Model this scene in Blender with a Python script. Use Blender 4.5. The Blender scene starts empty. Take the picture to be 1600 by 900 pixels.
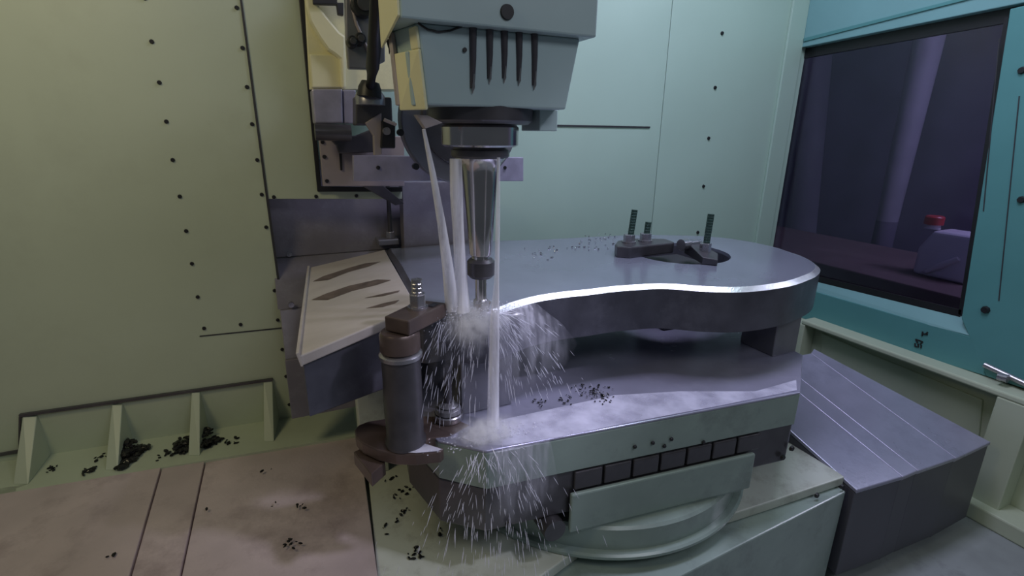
import bpy, bmesh, math, random
from mathutils import Vector, Matrix
random.seed(7)
C = bpy.context.scene.collection
scene = bpy.context.scene

# ------------------------------------------------------------------ camera
EYE = Vector((0.0, 0.0, 1.7))
F = 790.0
_v = Vector((-31.0, 2570.0, F)).normalized()                 # straight down, in lens axes
_y = Vector((-370.0, -247.0, F)).normalized()
_y = (_y - _v * _y.dot(_v)).normalized()                      # into the machine
_x = _y.cross(-_v)
ROT = Matrix((_x, _y, -_v))                                   # lens axes -> world
cam_data = bpy.data.cameras.new('camera')
cam = bpy.data.objects.new('camera', cam_data)
C.objects.link(cam)
_r, _u, _b = ROT @ Vector((1, 0, 0)), ROT @ Vector((0, -1, 0)), ROT @ Vector((0, 0, -1))
cam.matrix_world = Matrix(((_r.x, _u.x, _b.x, EYE.x), (_r.y, _u.y, _b.y, EYE.y), (_r.z, _u.z, _b.z, EYE.z), (0, 0, 0, 1)))
cam_data.sensor_width = 36.0
cam_data.lens = F / 1600.0 * 36.0
cam_data.clip_start = 0.02
scene.camera = cam

# ------------------------------------------------------------------ light
world = bpy.data.worlds.new('world')
scene.world = world
world.use_nodes = True
world.node_tree.nodes['Background'].inputs[0].default_value = (0.62, 0.70, 0.82, 1)
world.node_tree.nodes['Background'].inputs[1].default_value = 0.12


def area(name, loc, target, size, size_y, energy, color):
    l = bpy.data.lights.new(name, 'AREA')
    l.shape = 'RECTANGLE'
    l.size, l.size_y, l.energy, l.color = size, size_y, energy, color
    o = bpy.data.objects.new(name, l)
    C.objects.link(o)
    o.location = loc
    d = Vector(target) - Vector(loc)
    o.rotation_euler = d.to_track_quat('-Z', 'Y').to_euler()
    return o


area('work_lamp', (1.05, 0.98, 2.95), (1.05, 0.92, 1.0), 1.1, 0.30, 31, (0.72, 0.70, 1.0))
area('side_lamp_warm', (-0.95, 0.70, 2.55), (0.0, 1.7, 1.35), 0.4, 0.4, 8, (1.0, 0.86, 0.52))
area('side_lamp_cool', (1.55, 0.85, 2.8), (1.5, 1.9, 1.5), 0.5, 0.4, 4, (0.66, 0.95, 0.88))
area('shop_lamp', (3.6, 0.6, 3.0), (3.6, 0.9, 0.5), 0.8, 0.8, 52, (0.78, 0.78, 1.0))
_sl = bpy.data.lights.new('spindle_lamp', 'SPOT')
_sl.energy, _sl.color, _sl.spot_size, _sl.spot_blend, _sl.shadow_soft_size = 85, (0.80, 0.78, 1.0), math.radians(27), 1.0, 0.06
_so = bpy.data.objects.new('spindle_lamp', _sl)
C.objects.link(_so)
_so.location = (1.15, 0.05, 2.55)
_so.rotation_euler = (Vector((0.40, 0.88, 1.25)) - Vector((1.15, 0.05, 2.55))).to_track_quat('-Z', 'Y').to_euler()
area('front_fill', (0.9, -0.9, 2.9), (0.6, 0.9, 1.2), 1.4, 0.5, 15, (0.86, 0.90, 1.0))  # unseen fill added behind the camera to brighten front faces
scene.view_settings.view_transform = 'Standard'
scene.view_settings.look = 'None'
if hasattr(scene, 'cycles'):
    scene.cycles.volume_bounces = 3
scene.view_settings.exposure = -0.65
scene.view_settings.gamma = 1.0
scene.view_settings.use_curve_mapping = False


# ------------------------------------------------------------------ where a sight line meets a plane of the machine
def ray(px, py):
    return ROT @ Vector(((px - 800.0) / F, (py - 450.0) / F, 1.0))


def at_z(px, py, z):
    d = ray(px, py); return EYE + d * ((z - EYE.z) / d.z)


def at_y(px, py, y):
    d = ray(px, py); return EYE + d * ((y - EYE.y) / d.y)


def at_x(px, py, x):
    d = ray(px, py); return EYE + d * ((x - EYE.x) / d.x)


def at_p(px, py, p, n):
    d = ray(px, py); n = Vector(n); return EYE + d * (n.dot(Vector(p) - EYE) / n.dot(d))


# ------------------------------------------------------------------ materials
def mat(name, col, rough=0.5, metal=0.0, var=0.12, scale=9.0, dirt=None, dirt_amt=0.0, dirt_scale=5.0, bump=0.0,
        bump_scale=60.0, spec=0.5, rvar=0.1, stretch=None, coat=0.0):
    m = bpy.data.materials.new(name)
    m.use_nodes = True
    nt = m.node_tree
    b = nt.nodes['Principled BSDF']
    tc = nt.nodes.new('ShaderNodeTexCoord')
    mp = nt.nodes.new('ShaderNodeMapping')
    nt.links.new(tc.outputs['Object'], mp.inputs[0])
    if stretch:
        mp.inputs['Scale'].default_value = stretch
    n1 = nt.nodes.new('ShaderNodeTexNoise')
    n1.inputs['Scale'].default_value = scale
    n1.inputs['Detail'].default_value = 5
    nt.links.new(mp.outputs[0], n1.inputs['Vector'])
    mx = nt.nodes.new('ShaderNodeMix'); mx.data_type = 'RGBA'
    mx.inputs[6].default_value = tuple(c * (1 - var) for c in col) + (1,)
    mx.inputs[7].default_value = tuple(min(1, c * (1 + var)) for c in col) + (1,)
    rp = nt.nodes.new('ShaderNodeMapRange')
    rp.inputs[1].default_value = 0.3; rp.inputs[2].default_value = 0.7
    nt.links.new(n1.outputs[0], rp.inputs[0])
    nt.links.new(rp.outputs[0], mx.inputs[0])
    out = mx.outputs[2]
    if dirt:
        n2 = nt.nodes.new('ShaderNodeTexNoise')
        n2.inputs['Scale'].default_value = dirt_scale
        n2.inputs['Detail'].default_value = 8
        n2.inputs['Roughness'].default_value = 0.7
        nt.links.new(mp.outputs[0], n2.inputs['Vector'])
        r2 = nt.nodes.new('ShaderNodeMapRange')
        r2.inputs[1].default_value = 0.52; r2.inputs[2].default_value = 0.72
        r2.inputs[4].default_value = dirt_amt
        nt.links.new(n2.outputs[0], r2.inputs[0])
        m2 = nt.nodes.new('ShaderNodeMix'); m2.data_type = 'RGBA'
        nt.links.new(r2.outputs[0], m2.inputs[0])
        nt.links.new(out, m2.inputs[6])
        m2.inputs[7].default_value = tuple(dirt) + (1,)
        out = m2.outputs[2]
    nt.links.new(out, b.inputs['Base Color'])
    rr = nt.nodes.new('ShaderNodeMapRange')
    rr.inputs[3].default_value = max(0.02, rough - rvar); rr.inputs[4].default_value = min(1, rough + rvar)
    nt.links.new(n1.outputs[0], rr.inputs[0])
    nt.links.new(rr.outputs[0], b.inputs['Roughness'])
    b.inputs['Metallic'].default_value = metal
    b.inputs['Specular IOR Level'].default_value = spec
    b.inputs['Coat Weight'].default_value = coat
    b.inputs['Coat Roughness'].default_value = 0.12
    if bump:
        n3 = nt.nodes.new('ShaderNodeTexNoise')
        n3.inputs['Scale'].default_value = bump_scale
        n3.inputs['Detail'].default_value = 4
        nt.links.new(mp.outputs[0], n3.inputs['Vector'])
        bp = nt.nodes.new('ShaderNodeBump')
        bp.inputs['Strength'].default_value = bump
        bp.inputs['Distance'].default_value = 0.002
        nt.links.new(n3.outputs[0], bp.inputs['Height'])
        nt.links.new(bp.outputs[0], b.inputs['Normal'])
    return m


def water_mat(name, col, alpha, scale=40.0, stretch=(1, 1, 0.12), lo=0.35, hi=0.7, fade=False):
    m = bpy.data.materials.new(name)
    m.use_nodes = True
    nt = m.node_tree
    b = nt.nodes['Principled BSDF']
    b.inputs['Base Color'].default_value = tuple(col) + (1,)
    b.inputs['Roughness'].default_value = 0.18
    tc = nt.nodes.new('ShaderNodeTexCoord')
    mp = nt.nodes.new('ShaderNodeMapping')
    mp.inputs['Scale'].default_value = stretch
    nt.links.new(tc.outputs['Object'], mp.inputs[0])
    n = nt.nodes.new('ShaderNodeTexNoise')
    n.inputs['Scale'].default_value = scale
    n.inputs['Detail'].default_value = 3
    nt.links.new(mp.outputs[0], n.inputs['Vector'])
    r = nt.nodes.new('ShaderNodeMapRange')
    r.inputs[1].default_value = lo; r.inputs[2].default_value = hi
    r.inputs[3].default_value = alpha * 0.25; r.inputs[4].default_value = alpha
    nt.links.new(n.outputs[0], r.inputs[0])
    if fade:
        at_ = nt.nodes.new('ShaderNodeAttribute'); at_.attribute_name = 'thickness'
        mu = nt.nodes.new('ShaderNodeMath'); mu.operation = 'MULTIPLY'
        nt.links.new(r.outputs[0], mu.inputs[0]); nt.links.new(at_.outputs['Fac'], mu.inputs[1])
        nt.links.new(mu.outputs[0], b.inputs['Alpha'])
    else:
        nt.links.new(r.outputs[0], b.inputs['Alpha'])
    return m


M = {}
M['paint_green'] = mat('pale_green_paint', (0.50, 0.56, 0.42), 0.42, var=0.05, scale=2.5, dirt=(0.30, 0.31, 0.22), dirt_amt=0.18, dirt_scale=3)
M['paint_back'] = mat('pale_mint_paint', (0.42, 0.57, 0.48), 0.38, var=0.04, scale=2.0)
M['paint_warm_lit'] = mat('warm_lit_cream_paint', (0.84, 0.80, 0.50), 0.4, var=0.06, scale=8, dirt=(0.4, 0.38, 0.22), dirt_amt=0.3, dirt_scale=10)  # warm light on the cream panels is painted in as yellow
M['paint_teal'] = mat('teal_paint', (0.10, 0.29, 0.29), 0.4, var=0.06, scale=4)
M['paint_teal_light'] = mat('pale_teal_paint', (0.21, 0.41, 0.42), 0.35, var=0.06, scale=4)  # lighter teal for the header and sill
M['paint_head'] = mat('grey_green_paint', (0.42, 0.54, 0.55), 0.38, var=0.05, scale=5)
M['paint_table'] = mat('wet_green_paint', (0.28, 0.355, 0.32), 0.22, var=0.10, scale=8, dirt=(0.13, 0.15, 0.14), dirt_amt=0.5, dirt_scale=7)
M['paint_cream'] = mat('chipped_cream_paint', (0.56, 0.60, 0.52), 0.40, var=0.08, scale=7, dirt=(0.16, 0.14, 0.10), dirt_amt=0.45, dirt_scale=13)
M['cover_left'] = mat('worn_mauve_steel', (0.64, 0.53, 0.53), 0.42, metal=0.25, var=0.14, scale=5, dirt=(0.30, 0.22, 0.23), dirt_amt=0.7, dirt_scale=4, bump=0.25, bump_scale=140)
M['cover_right'] = mat('wet_lilac_steel', (0.37, 0.37, 0.48), 0.30, metal=0.3, var=0.12, scale=6, dirt=(0.20, 0.20, 0.28), dirt_amt=0.5, dirt_scale=5, bump=0.15, bump_scale=110)
M['skirt'] = mat('shaded_cover_steel', (0.10, 0.10, 0.12), 0.45, metal=0.2, var=0.15, scale=6)  # cover steel again, with the shade of its front painted in
M['cover_back'] = mat('stained_grey_steel', (0.26, 0.24, 0.28), 0.36, metal=0.35, var=0.16, scale=7, dirt=(0.38, 0.38, 0.42), dirt_amt=0.35, dirt_scale=14, bump=0.2, bump_scale=120)
M['plate_pink'] = mat('pinkish_grey_steel', (0.42, 0.36, 0.36), 0.4, metal=0.2, var=0.1, scale=10)
M['plate_lilac'] = mat('brushed_lilac_steel', (0.42, 0.40, 0.52), 0.34, metal=0.3, var=0.14, scale=24, bump=0.2, bump_scale=160)
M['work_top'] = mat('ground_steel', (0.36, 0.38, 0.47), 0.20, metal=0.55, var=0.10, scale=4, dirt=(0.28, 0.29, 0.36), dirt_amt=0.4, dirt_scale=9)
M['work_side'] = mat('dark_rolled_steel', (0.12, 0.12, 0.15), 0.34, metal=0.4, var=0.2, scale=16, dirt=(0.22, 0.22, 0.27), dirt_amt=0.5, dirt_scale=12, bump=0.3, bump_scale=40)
M['pallet_top'] = mat('wet_pallet_steel', (0.34, 0.34, 0.44), 0.24, metal=0.35, var=0.10, scale=6, dirt=(0.46, 0.46, 0.56), dirt_amt=0.4, dirt_scale=9, bump=0.2, bump_scale=30)
M['bright'] = mat('fresh_cut_steel', (0.92, 0.93, 0.97), 0.34, metal=0.9, var=0.06, scale=60, bump=0.3, bump_scale=200)
M['chrome'] = mat('polished_tool_steel', (0.60, 0.58, 0.58), 0.17, metal=1.0, var=0.05, scale=20, rvar=0.04)
M['steel'] = mat('machined_steel', (0.40, 0.39, 0.42), 0.28, metal=0.8, var=0.12, scale=20)
M['dark_steel'] = mat('dark_oiled_steel', (0.10, 0.095, 0.105), 0.34, metal=0.5, var=0.2, scale=18)
M['brown_steel'] = mat('brown_oiled_steel', (0.13, 0.095, 0.085), 0.32, metal=0.4, var=0.2, scale=18)
M['block_steel'] = mat('grey_block_steel', (0.22, 0.22, 0.25), 0.35, metal=0.4, var=0.12, scale=14)
M['stud'] = mat('green_black_stud', (0.06, 0.11, 0.09), 0.3, metal=0.5, var=0.2, scale=50)
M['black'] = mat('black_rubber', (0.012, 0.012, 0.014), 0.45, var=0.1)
M['dark'] = mat('dark_recess_paint', (0.035, 0.035, 0.04), 0.6, var=0.1)
M['beige'] = mat('wet_beige_plate', (0.60, 0.54, 0.50), 0.34, var=0.07, scale=9, dirt=(0.46, 0.38, 0.33), dirt_amt=0.4, dirt_scale=6, stretch=(1, 3, 1))
M['stain'] = mat('brown_grime_stain', (0.16, 0.12, 0.10), 0.5, var=0.3, scale=40)
M['swarf'] = mat('black_swarf', (0.03, 0.03, 0.03), 0.25, metal=0.6, var=0.4, scale=60)
M['chip'] = mat('bright_swarf', (0.45, 0.45, 0.5), 0.2, metal=0.9, var=0.3, scale=60)
M['floor'] = mat('grey_sump_floor', (0.30, 0.33, 0.33), 0.35, var=0.15, scale=8, dirt=(0.08, 0.09, 0.09), dirt_amt=0.8, dirt_scale=4)
M['shop'] = mat('dim_shop_wall', (0.20, 0.18, 0.25), 0.7, var=0.15, scale=3)
M['shop_brown'] = mat('brown_shop_crate', (0.17, 0.12, 0.12), 0.6, var=0.15, scale=6)
M['streak'] = mat('grey_pane_streak', (0.40, 0.39, 0.45), 0.5, var=0.1, scale=6)  # for the bars that stand for reflections in the pane
M['jug'] = mat('white_plastic', (0.80, 0.78, 0.86), 0.4, var=0.05)
M['red'] = mat('red_plastic', (0.60, 0.05, 0.07), 0.35, var=0.05)
M['jet'] = water_mat('coolant_jet_water', (0.93, 0.92, 0.98), 0.9, 60, (1, 1, 0.06))
M['spray'] = water_mat('coolant_spray_water', (0.85, 0.85, 0.95), 0.6, 5, (1, 1, 1), 0.0, 0.3)
M['film'] = water_mat('coolant_film_water', (0.78, 0.78, 0.92), 0.62, 14, (1, 1, 1), 0.35, 0.68)
M['mist'] = water_mat('coolant_mist_water', (0.85, 0.85, 0.95), 0.55, 26, (1, 1, 0.5), 0.35, 0.65)
M['sheet'] = water_mat('coolant_sheet_water', (0.80, 0.80, 0.92), 0.62, 70, (1, 1, 0.10), 0.40, 0.72, True)

g = bpy.data.materials.new('tinted_window_glass')
g.use_nodes = True
_nt = g.node_tree
_nt.nodes.remove(_nt.nodes['Principled BSDF'])
_tr = _nt.nodes.new('ShaderNodeBsdfTransparent'); _tr.inputs[0].default_value = (0.55, 0.52, 0.66, 1)
_gl = _nt.nodes.new('ShaderNodeBsdfGlossy'); _gl.inputs[0].default_value = (0.9, 0.9, 1, 1); _gl.inputs[1].default_value = 0.12
_fr = _nt.nodes.new('ShaderNodeFresnel'); _fr.inputs[0].default_value = 1.5
_mx = _nt.nodes.new('ShaderNodeMixShader')
_nt.links.new(_fr.outputs[0], _mx.inputs[0]); _nt.links.new(_tr.outputs[0], _mx.inputs[1]); _nt.links.new(_gl.outputs[0], _mx.inputs[2])
_nt.links.new(_mx.outputs[0], _nt.nodes['Material Output'].inputs[0])
M['glass'] = g


# ------------------------------------------------------------------ mesh helpers: each adds a shape to a bmesh
def new():
    return bmesh.new()


def add_extrude(bm, pts, vec, holes=()):
    """polygon pts (3-D, planar) swept by vec; holes are further rings"""
    vec = Vector(vec)
    rings = [list(map(Vector, pts))] + [list(map(Vector, h)) for h in holes]
    if len(rings) == 1:
        a = [bm.verts.new(p) for p in rings[0]]
        b = [bm.verts.new(p + vec) for p in rings[0]]
        bm.faces.new(a); bm.faces.new(b[::-1])
        for i in range(len(a)):
            bm.faces.new((a[i], b[i], b[i - 1], a[i - 1]))
        return bm
    for off in (Vector(), vec):
        es = []
        for r in rings:
            vs = [bm.verts.new(p + off) for p in r]
            es += [bm.edges.new((vs[i], vs[i - 1])) for i in range(len(vs))]
        bmesh.ops.triangle_fill(bm, edges=es, use_beauty=True)
    for r in rings:
        a = [bm.verts.new(p) for p in r]; b = [bm.verts.new(p + vec) for p in r]
        for i in range(len(a)):
            bm.faces.new((a[i], b[i], b[i - 1], a[i - 1]))
    bmesh.ops.remove_doubles(bm, verts=bm.verts, dist=1e-5)
    return bm


def add_prism(bm, pts2, z0, z1):
    return add_extrude(bm, [(p[0], p[1], z0) for p in pts2], (0, 0, z1 - z0))


def add_box(bm, x0, x1, y0, y1, z0, z1):
    return add_prism(bm, [(x0, y0), (x1, y0), (x1, y1), (x0, y1)], z0, z1)


def add_hexa(bm, bottom, top):
    a = [bm.verts.new(p) for p in bottom]; b = [bm.verts.new(p) for p in top]
    n = len(a)
    bm.faces.new(a); bm.faces.new(b[::-1])
    for i in range(n):
        bm.faces.new((a[i], b[i], b[i - 1], a[i - 1]))
    return bm


def add_tube(bm, pts, rad, n=10):
    pts = [Vector(p) for p in pts]
    rad = rad if isinstance(rad, (list, tuple)) else [rad] * len(pts)
    rings = []
    for i, p in enumerate(pts):
        d = (pts[min(i + 1, len(pts) - 1)] - pts[max(i - 1, 0)]).normalized()
        u = d.cross(Vector((0, 1, 0.03)) if abs(d.y) < 0.9 else Vector((1, 0, 0))).normalized()
        w = d.cross(u)
        rings.append([bm.verts.new(p + (u * math.cos(2 * math.pi * k / n) + w * math.sin(2 * math.pi * k / n)) * rad[i]) for k in range(n)])
    for a, b in zip(rings, rings[1:]):
        for k in range(n):
            bm.faces.new((a[k], a[k - 1], b[k - 1], b[k]))
    bm.faces.new(rings[0]); bm.faces.new(rings[-1][::-1])
    return bm


def add_lathe(bm, cx, cy, prof, n=48):
    """profile of (radius, z) about a vertical axis"""
    rings = [[bm.verts.new((cx + r * math.cos(2 * math.pi * k / n), cy + r * math.sin(2 * math.pi * k / n), z)) for k in range(n)] for r, z in prof]
    for a, b in zip(rings, rings[1:]):
        for k in range(n):
            bm.faces.new((a[k], a[k - 1], b[k - 1], b[k]))
    bm.faces.new(rings[0]); bm.faces.new(rings[-1][::-1])
    return bm


def add_disc_y(bm, cx, cz, r, y0, y1, n=40, r1=None):
    return add_hexa(bm, [(cx + r * math.cos(2 * math.pi * k / n), y0, cz + r * math.sin(2 * math.pi * k / n)) for k in range(n)],
                    [(cx + (r1 or r) * math.cos(2 * math.pi * k / n), y1, cz + (r1 or r) * math.sin(2 * math.pi * k / n)) for k in range(n)])


def smooth_ring(pts, sub=4):
    """closed Catmull-Rom through 2-D points"""
    out = []
    n = len(pts)
    for i in range(n):
        p0, p1, p2, p3 = (Vector(pts[(i + k) % n]) for k in (-1, 0, 1, 2))
        for s in range(sub):
            t = s / sub
            out.append(0.5 * ((2 * p1) + (p2 - p0) * t + (2 * p0 - 5 * p1 + 4 * p2 - p3) * t * t + (3 * p1 - p0 - 3 * p2 + p3) * t ** 3))
    return out


# ------------------------------------------------------------------ objects
def _base(bm):
    xs = [v.co.x for v in bm.verts]; ys = [v.co.y for v in bm.verts]; zs = [v.co.z for v in bm.verts]
    return Vector(((min(xs) + max(xs)) / 2, (min(ys) + max(ys)) / 2, min(zs)))


def obj(name, bm, m, parent=None, bevel=0.0, smooth=None, segs=2):
    bmesh.ops.recalc_face_normals(bm, faces=bm.faces)
    b = _base(bm)
    for v in bm.verts:
        v.co -= b
    me = bpy.data.meshes.new(name)
    if smooth:
        for f_ in bm.faces:
            f_.smooth = True
        for e in bm.edges:
            if len(e.link_faces) == 2 and e.calc_face_angle(0) > math.radians(smooth):
                e.smooth = False
    bm.to_mesh(me); bm.free()
    me.materials.append(M[m] if isinstance(m, str) else m)
    o = bpy.data.objects.new(name, me)
    C.objects.link(o)
    w = b.copy()
    if parent:
        o.parent = parent
        q = parent
        while q:
            w -= q.location
            q = q.parent
    o.location = w
    if bevel:
        md = o.modifiers.new('bevel', 'BEVEL')
        md.width, md.segments, md.limit_method, md.angle_limit = bevel, segs, 'ANGLE', math.radians(35)
    return o


def tag(o, label=None, cat=None, group=None, kind=None):
    for k, v in (('label', label), ('category', cat), ('group', group), ('kind', kind)):
        if v:
            o[k] = v
    return o


def thing(name, loc, label, cat, group=None):
    o = bpy.data.objects.new(name, None)
    o.empty_display_size = 0.05
    C.objects.link(o)
    o.location = loc
    return tag(o, label, cat, group)


def struct(name, bm, m, bevel=0.0, label=None):
    return tag(obj(name, bm, m, bevel=bevel), label, None, None, 'structure')


_screw = None


def screws(parent, pts, axis, r=0.006, m='black'):
    """screw heads sharing one mesh, each a part of parent"""
    global _screw
    if _screw is None:
        bm = new()
        add_hexa(bm, [(math.cos(k * math.pi / 4), 0, math.sin(k * math.pi / 4)) for k in range(8)],
                 [(0.75 * math.cos(k * math.pi / 4), -0.7, 0.75 * math.sin(k * math.pi / 4)) for k in range(8)])
        bmesh.ops.recalc_face_normals(bm, faces=bm.faces)
        _screw = bpy.data.meshes.new('screw'); bm.to_mesh(_screw); bm.free()
        _screw.materials.append(M['black'])
    for p in pts:
        s = bpy.data.objects.new('screw', _screw)
        C.objects.link(s)
        s.parent = parent
        q = parent; w = Vector(p)
        while q:
            w -= q.location; q = q.parent
        s.location = w
        s.scale = (r, r, r)
        s.rotation_euler = {'y': (0, 0, 0), 'x': (0, 0, -math.pi / 2), 'z': (-math.pi / 2, 0, 0)}[axis]


# ================================================================== SETTING
FLOOR = 0.42
struct('floor', add_box(new(), -1.6, 5.2, -0.6, 4.4, FLOOR - 0.05, FLOOR), 'floor')

# back wall: two sheets with a seam, a slot and a row of screws
BY = 1.75
bw = struct('wall_back', add_box(new(), -0.1, 1.455, BY, BY + 0.03, FLOOR, 2.7), 'paint_back', 0.002)
obj('panel', add_box(new(), 1.458, 2.24, BY, BY + 0.03, FLOOR, 2.7), 'paint_back', bw, 0.002)
a, b = at_y(852, 195, BY), at_y(1015, 199, BY)
obj('slot', add_box(new(), a.x, b.x, BY - 0.004, BY + 0.004, b.z - 0.0025, b.z + 0.0035), 'dark', bw)
screws(bw, [at_y(x, y, BY) for x, y in ((1128, 52), (1117, 137), (1107, 216), (1099, 291), (1090, 363))], 'y', 0.008)
# corner return between back wall and door
obj('corner_strip', add_box(new(), 2.10, 2.2, BY - 0.012, BY, FLOOR, 2.7), 'paint_back', bw, 0.003)

# left wall: wide sheet, narrow strip beside the opening, lower strip, screws, gussets
LP, LN = Vector((0, 1.62, 0)), Vector((0.085, 1, 0)).normalized()


def lp(px, py):
    return at_p(px, py, LP, LN)


TH = LN * 0.02
lw = struct('wall_left', add_extrude(new(), [lp(-700, -500), lp(305, -500), lp(376, 0), lp(414, 290), lp(459, 620), lp(466, 652), lp(-700, 860)], TH), 'paint_green', 0.0015)
obj('panel', add_extrude(new(), [lp(400, -500), lp(468, 0), lp(497, 299), lp(628, 299), lp(628, 311), lp(419, 311), lp(415, 290), lp(377, 0), lp(310, -500)], TH), 'paint_green', lw, 0.0015)
obj('opening_seal', add_extrude(new(), [lp(398, -500), lp(410, -500), lp(478, 0), lp(502, 291), lp(628, 292), lp(628, 299), lp(496, 299), lp(467, 0)], LN * -0.012), 'black', lw, 0.002)
obj('joint', add_extrude(new(), [lp(366.5, -60), lp(369.5, -60), lp(378.3, 0), lp(416.6, 290), lp(462, 620), lp(467, 650), lp(463, 650), lp(458.5, 620), lp(413, 290), lp(375, 0)], LN * -0.003), 'dark', lw)
obj('joint', add_extrude(new(), [lp(312, 524.5), lp(440, 511.5), lp(440, 513), lp(312, 526)], LN * -0.002), 'dark', lw)
screws(lw, [lp(x, y) for x, y in ((226, -3), (237, 65), (249, 129), (260, 190), (270, 250), (281, 307), (291, 361), (300, 412), (309, 464), (319, 513), (376, 507), (370, 12),
       (379, 75), (386, 136), (394, 194), (402, 250), (409, 304), (416, 355), (429, 454), (434, 500), (441, 546), (447, 588), (452, 632), (428, 308), (494, 307), (557, 306))], 'y', 0.0058)
# ledge below the sheet with a dark upper lip
obj('lip', add_extrude(new(), [lp(32, 645.5), lp(426, 590), lp(427, 593), lp(33, 649.5)], LN * -0.01), 'dark_steel', lw)
gz = 0.80
obj('joint', add_extrude(new(), [lp(-200, 742), lp(30, 702), lp(31, 650), lp(34, 650), lp(33, 706), lp(-200, 746)], LN * -0.006), 'dark_steel', lw)


def gusset(xt0, xt1, yt, xb0, xb1, yb):
    """triangular rib: narrow at the lip, foot reaching out over the ledge"""
    t0, t1 = lp(xt0, yt), lp(xt1, yt)
    f0, f1 = at_z(xb0, yb, gz), at_z(xb1, yb, gz)
    bm = new()
    w0, w1 = Vector((t0.x, t0.y, gz)), Vector((t1.x, t1.y, gz))
    add_hexa(bm, [f0, f1, w1 + Vector((0.004, 0, 0)), w0], [t0 - TH * 0.3, t1 - TH * 0.3, t1 + TH * 0.2, t0 + TH * 0.2])
    return obj('gusset', bm, 'paint_green', lw, 0.002)


gusset(37, 59, 649, 20, 44, 757)
gusset(176, 192, 631, 164, 184, 735)
gusset(300, 313, 611, 294, 312, 712)
gusset(412, 426, 594, 412, 428, 690)

# ledge floor behind the left way cover
struct('trim_1', add_prism(new(), [at_z(-300, 860, gz)[:2], at_z(-60, 782, gz)[:2], at_z(560, 680, gz)[:2], (0.14, 1.62), (-1.3, 1.74)], gz - 0.04, gz), 'paint_green')

# right wall: sliding door with window, rail ledge and lower sheets
WX = 2.2


def wx(px, py, x=WX):
    return at_x(px, py, x)


door = struct('door_1', add_extrude(new(), [wx(1262, -120), wx(1760, -240), wx(1760, -34), wx(1600, 4), wx(1253, 74)], (0.05, 0, 0)), 'paint_teal_light', 0.003)
obj('header_lip', add_extrude(new(), [wx(1257, 60), wx(1640, -38), wx(1640, -33), wx(1257, 65)], (-0.006, 0, 0)), 'paint_teal', door)
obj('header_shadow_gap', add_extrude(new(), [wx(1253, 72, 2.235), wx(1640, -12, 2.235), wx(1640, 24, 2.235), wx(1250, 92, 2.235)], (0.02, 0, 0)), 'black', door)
obj('side_rail', add_extrude(new(), [wx(1578, 14), wx(1760, -30), wx(1760, 660), wx(1541, 588), wx(1502, 498)], (0.05, 0, 0)), 'paint_teal', door, 0.003)
obj('bottom_rail', add_extrude(new(), [wx(1150, 431), wx(1275, 456), wx(1518, 526), wx(1541, 588), wx(1250, 499), wx(1150, 470)], (0.05, 0, 0)), 'paint_teal', door, 0.003)
bm = new()
add_hexa(bm, [wx(1150, 431), wx(1518, 525), wx(1518, 525) + Vector((0.05, 0, 0)), wx(1150, 431) + Vector((0.05, 0, 0))],
         [wx(1150, 408, 2.23), wx(1516, 498, 2.23), wx(1516, 498, 2.23) + Vector((0.02, 0, 0)), wx(1150, 408, 2.23) + Vector((0.02, 0, 0))])
obj('window_sill', bm, 'paint_teal_light', door)
obj('window_pane', add_extrude(new(), [wx(1256, 80, 2.24), wx(1578, 24, 2.24), wx(1504, 496, 2.24), wx(1180, 413, 2.24)], (0.006, 0, 0)), 'glass', door)
obj('gasket', add_extrude(new(), [wx(1180, 408, 2.236), wx(1504, 484, 2.236), wx(1502, 495, 2.236), wx(1180, 416, 2.236)], (-0.008, 0, 0)), 'black', door)
obj('gasket', add_extrude(new(), [wx(1571, 28, 2.236), wx(1578, 26, 2.236), wx(1506, 494, 2.236), wx(1499, 490, 2.236)], (-0.008, 0, 0)), 'black', door)
for s, t in (((1561, 60), (1536, 330)), ((1592, 150), (1560, 470))):
    p, q = wx(*s), wx(*t)
    obj('groove', add_extrude(new(), [p, p + Vector((0, -0.003, 0)), q + Vector((0, -0.003, 0)), q], (-0.002, 0, 0)), 'dark', door)
screws(door, [wx(1540, 484)], 'x', 0.014)
screws(door, [wx(1596, 312), wx(1597, 110)], 'x', 0.012)
# black strokes of a sideways marking on the bottom rail
for st in (((1441, 521), (1450, 523)), ((1442, 518), (1441, 525)), ((1450, 519), (1446, 522)), ((1431, 530), (1442, 534)), ((1431, 530), (1434, 536)), ((1442, 534), (1438, 538)),
           ((1430, 536), (1430, 541)), ((1435, 537), (1435, 543)), ((1440, 539), (1439, 544)), ((1430, 541), (1433, 542))):
    p, q = wx(*st[0]), wx(*st[1])
    obj('marking', add_tube(new(), [p + Vector((-0.001, 0, 0)), q + Vector((-0.001, 0, 0))], 0.0028, 6), 'black', door)

# ledge rail under the door
za = wx(1258, 504).z
r0, r1 = wx(1254, 503, 2.13), wx(1700, 651, 2.13)
zr = (r0.z + r1.z) / 2
led = struct('trim_2', add_box(new(), 2.12, 2.26, 0.2, r0.y, zr - 0.022, zr), 'paint_green', 0.006)
obj('guide_rod', add_tube(new(), [wx(1538, 570, 2.19), wx(1720, 655, 2.19)], 0.010, 12), 'steel', led, smooth=50)
obj('guide_channel', add_extrude(new(), [wx(1544, 556, 2.21), wx(1720, 618, 2.21), wx(1720, 668, 2.21), wx(1544, 588, 2.21)], (0.02, 0, 0)), 'black', led)
obj('guide_roller', add_tube(new(), [wx(1560, 588, 2.165), wx(1575, 592, 2.165)], 0.014, 14), 'steel', led, smooth=50)
lowz = zr - 0.022
rw = struct('wall_right', add_box(new(), 2.2, 2.24, 0.15, BY, FLOOR, lowz), 'paint_green')
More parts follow.
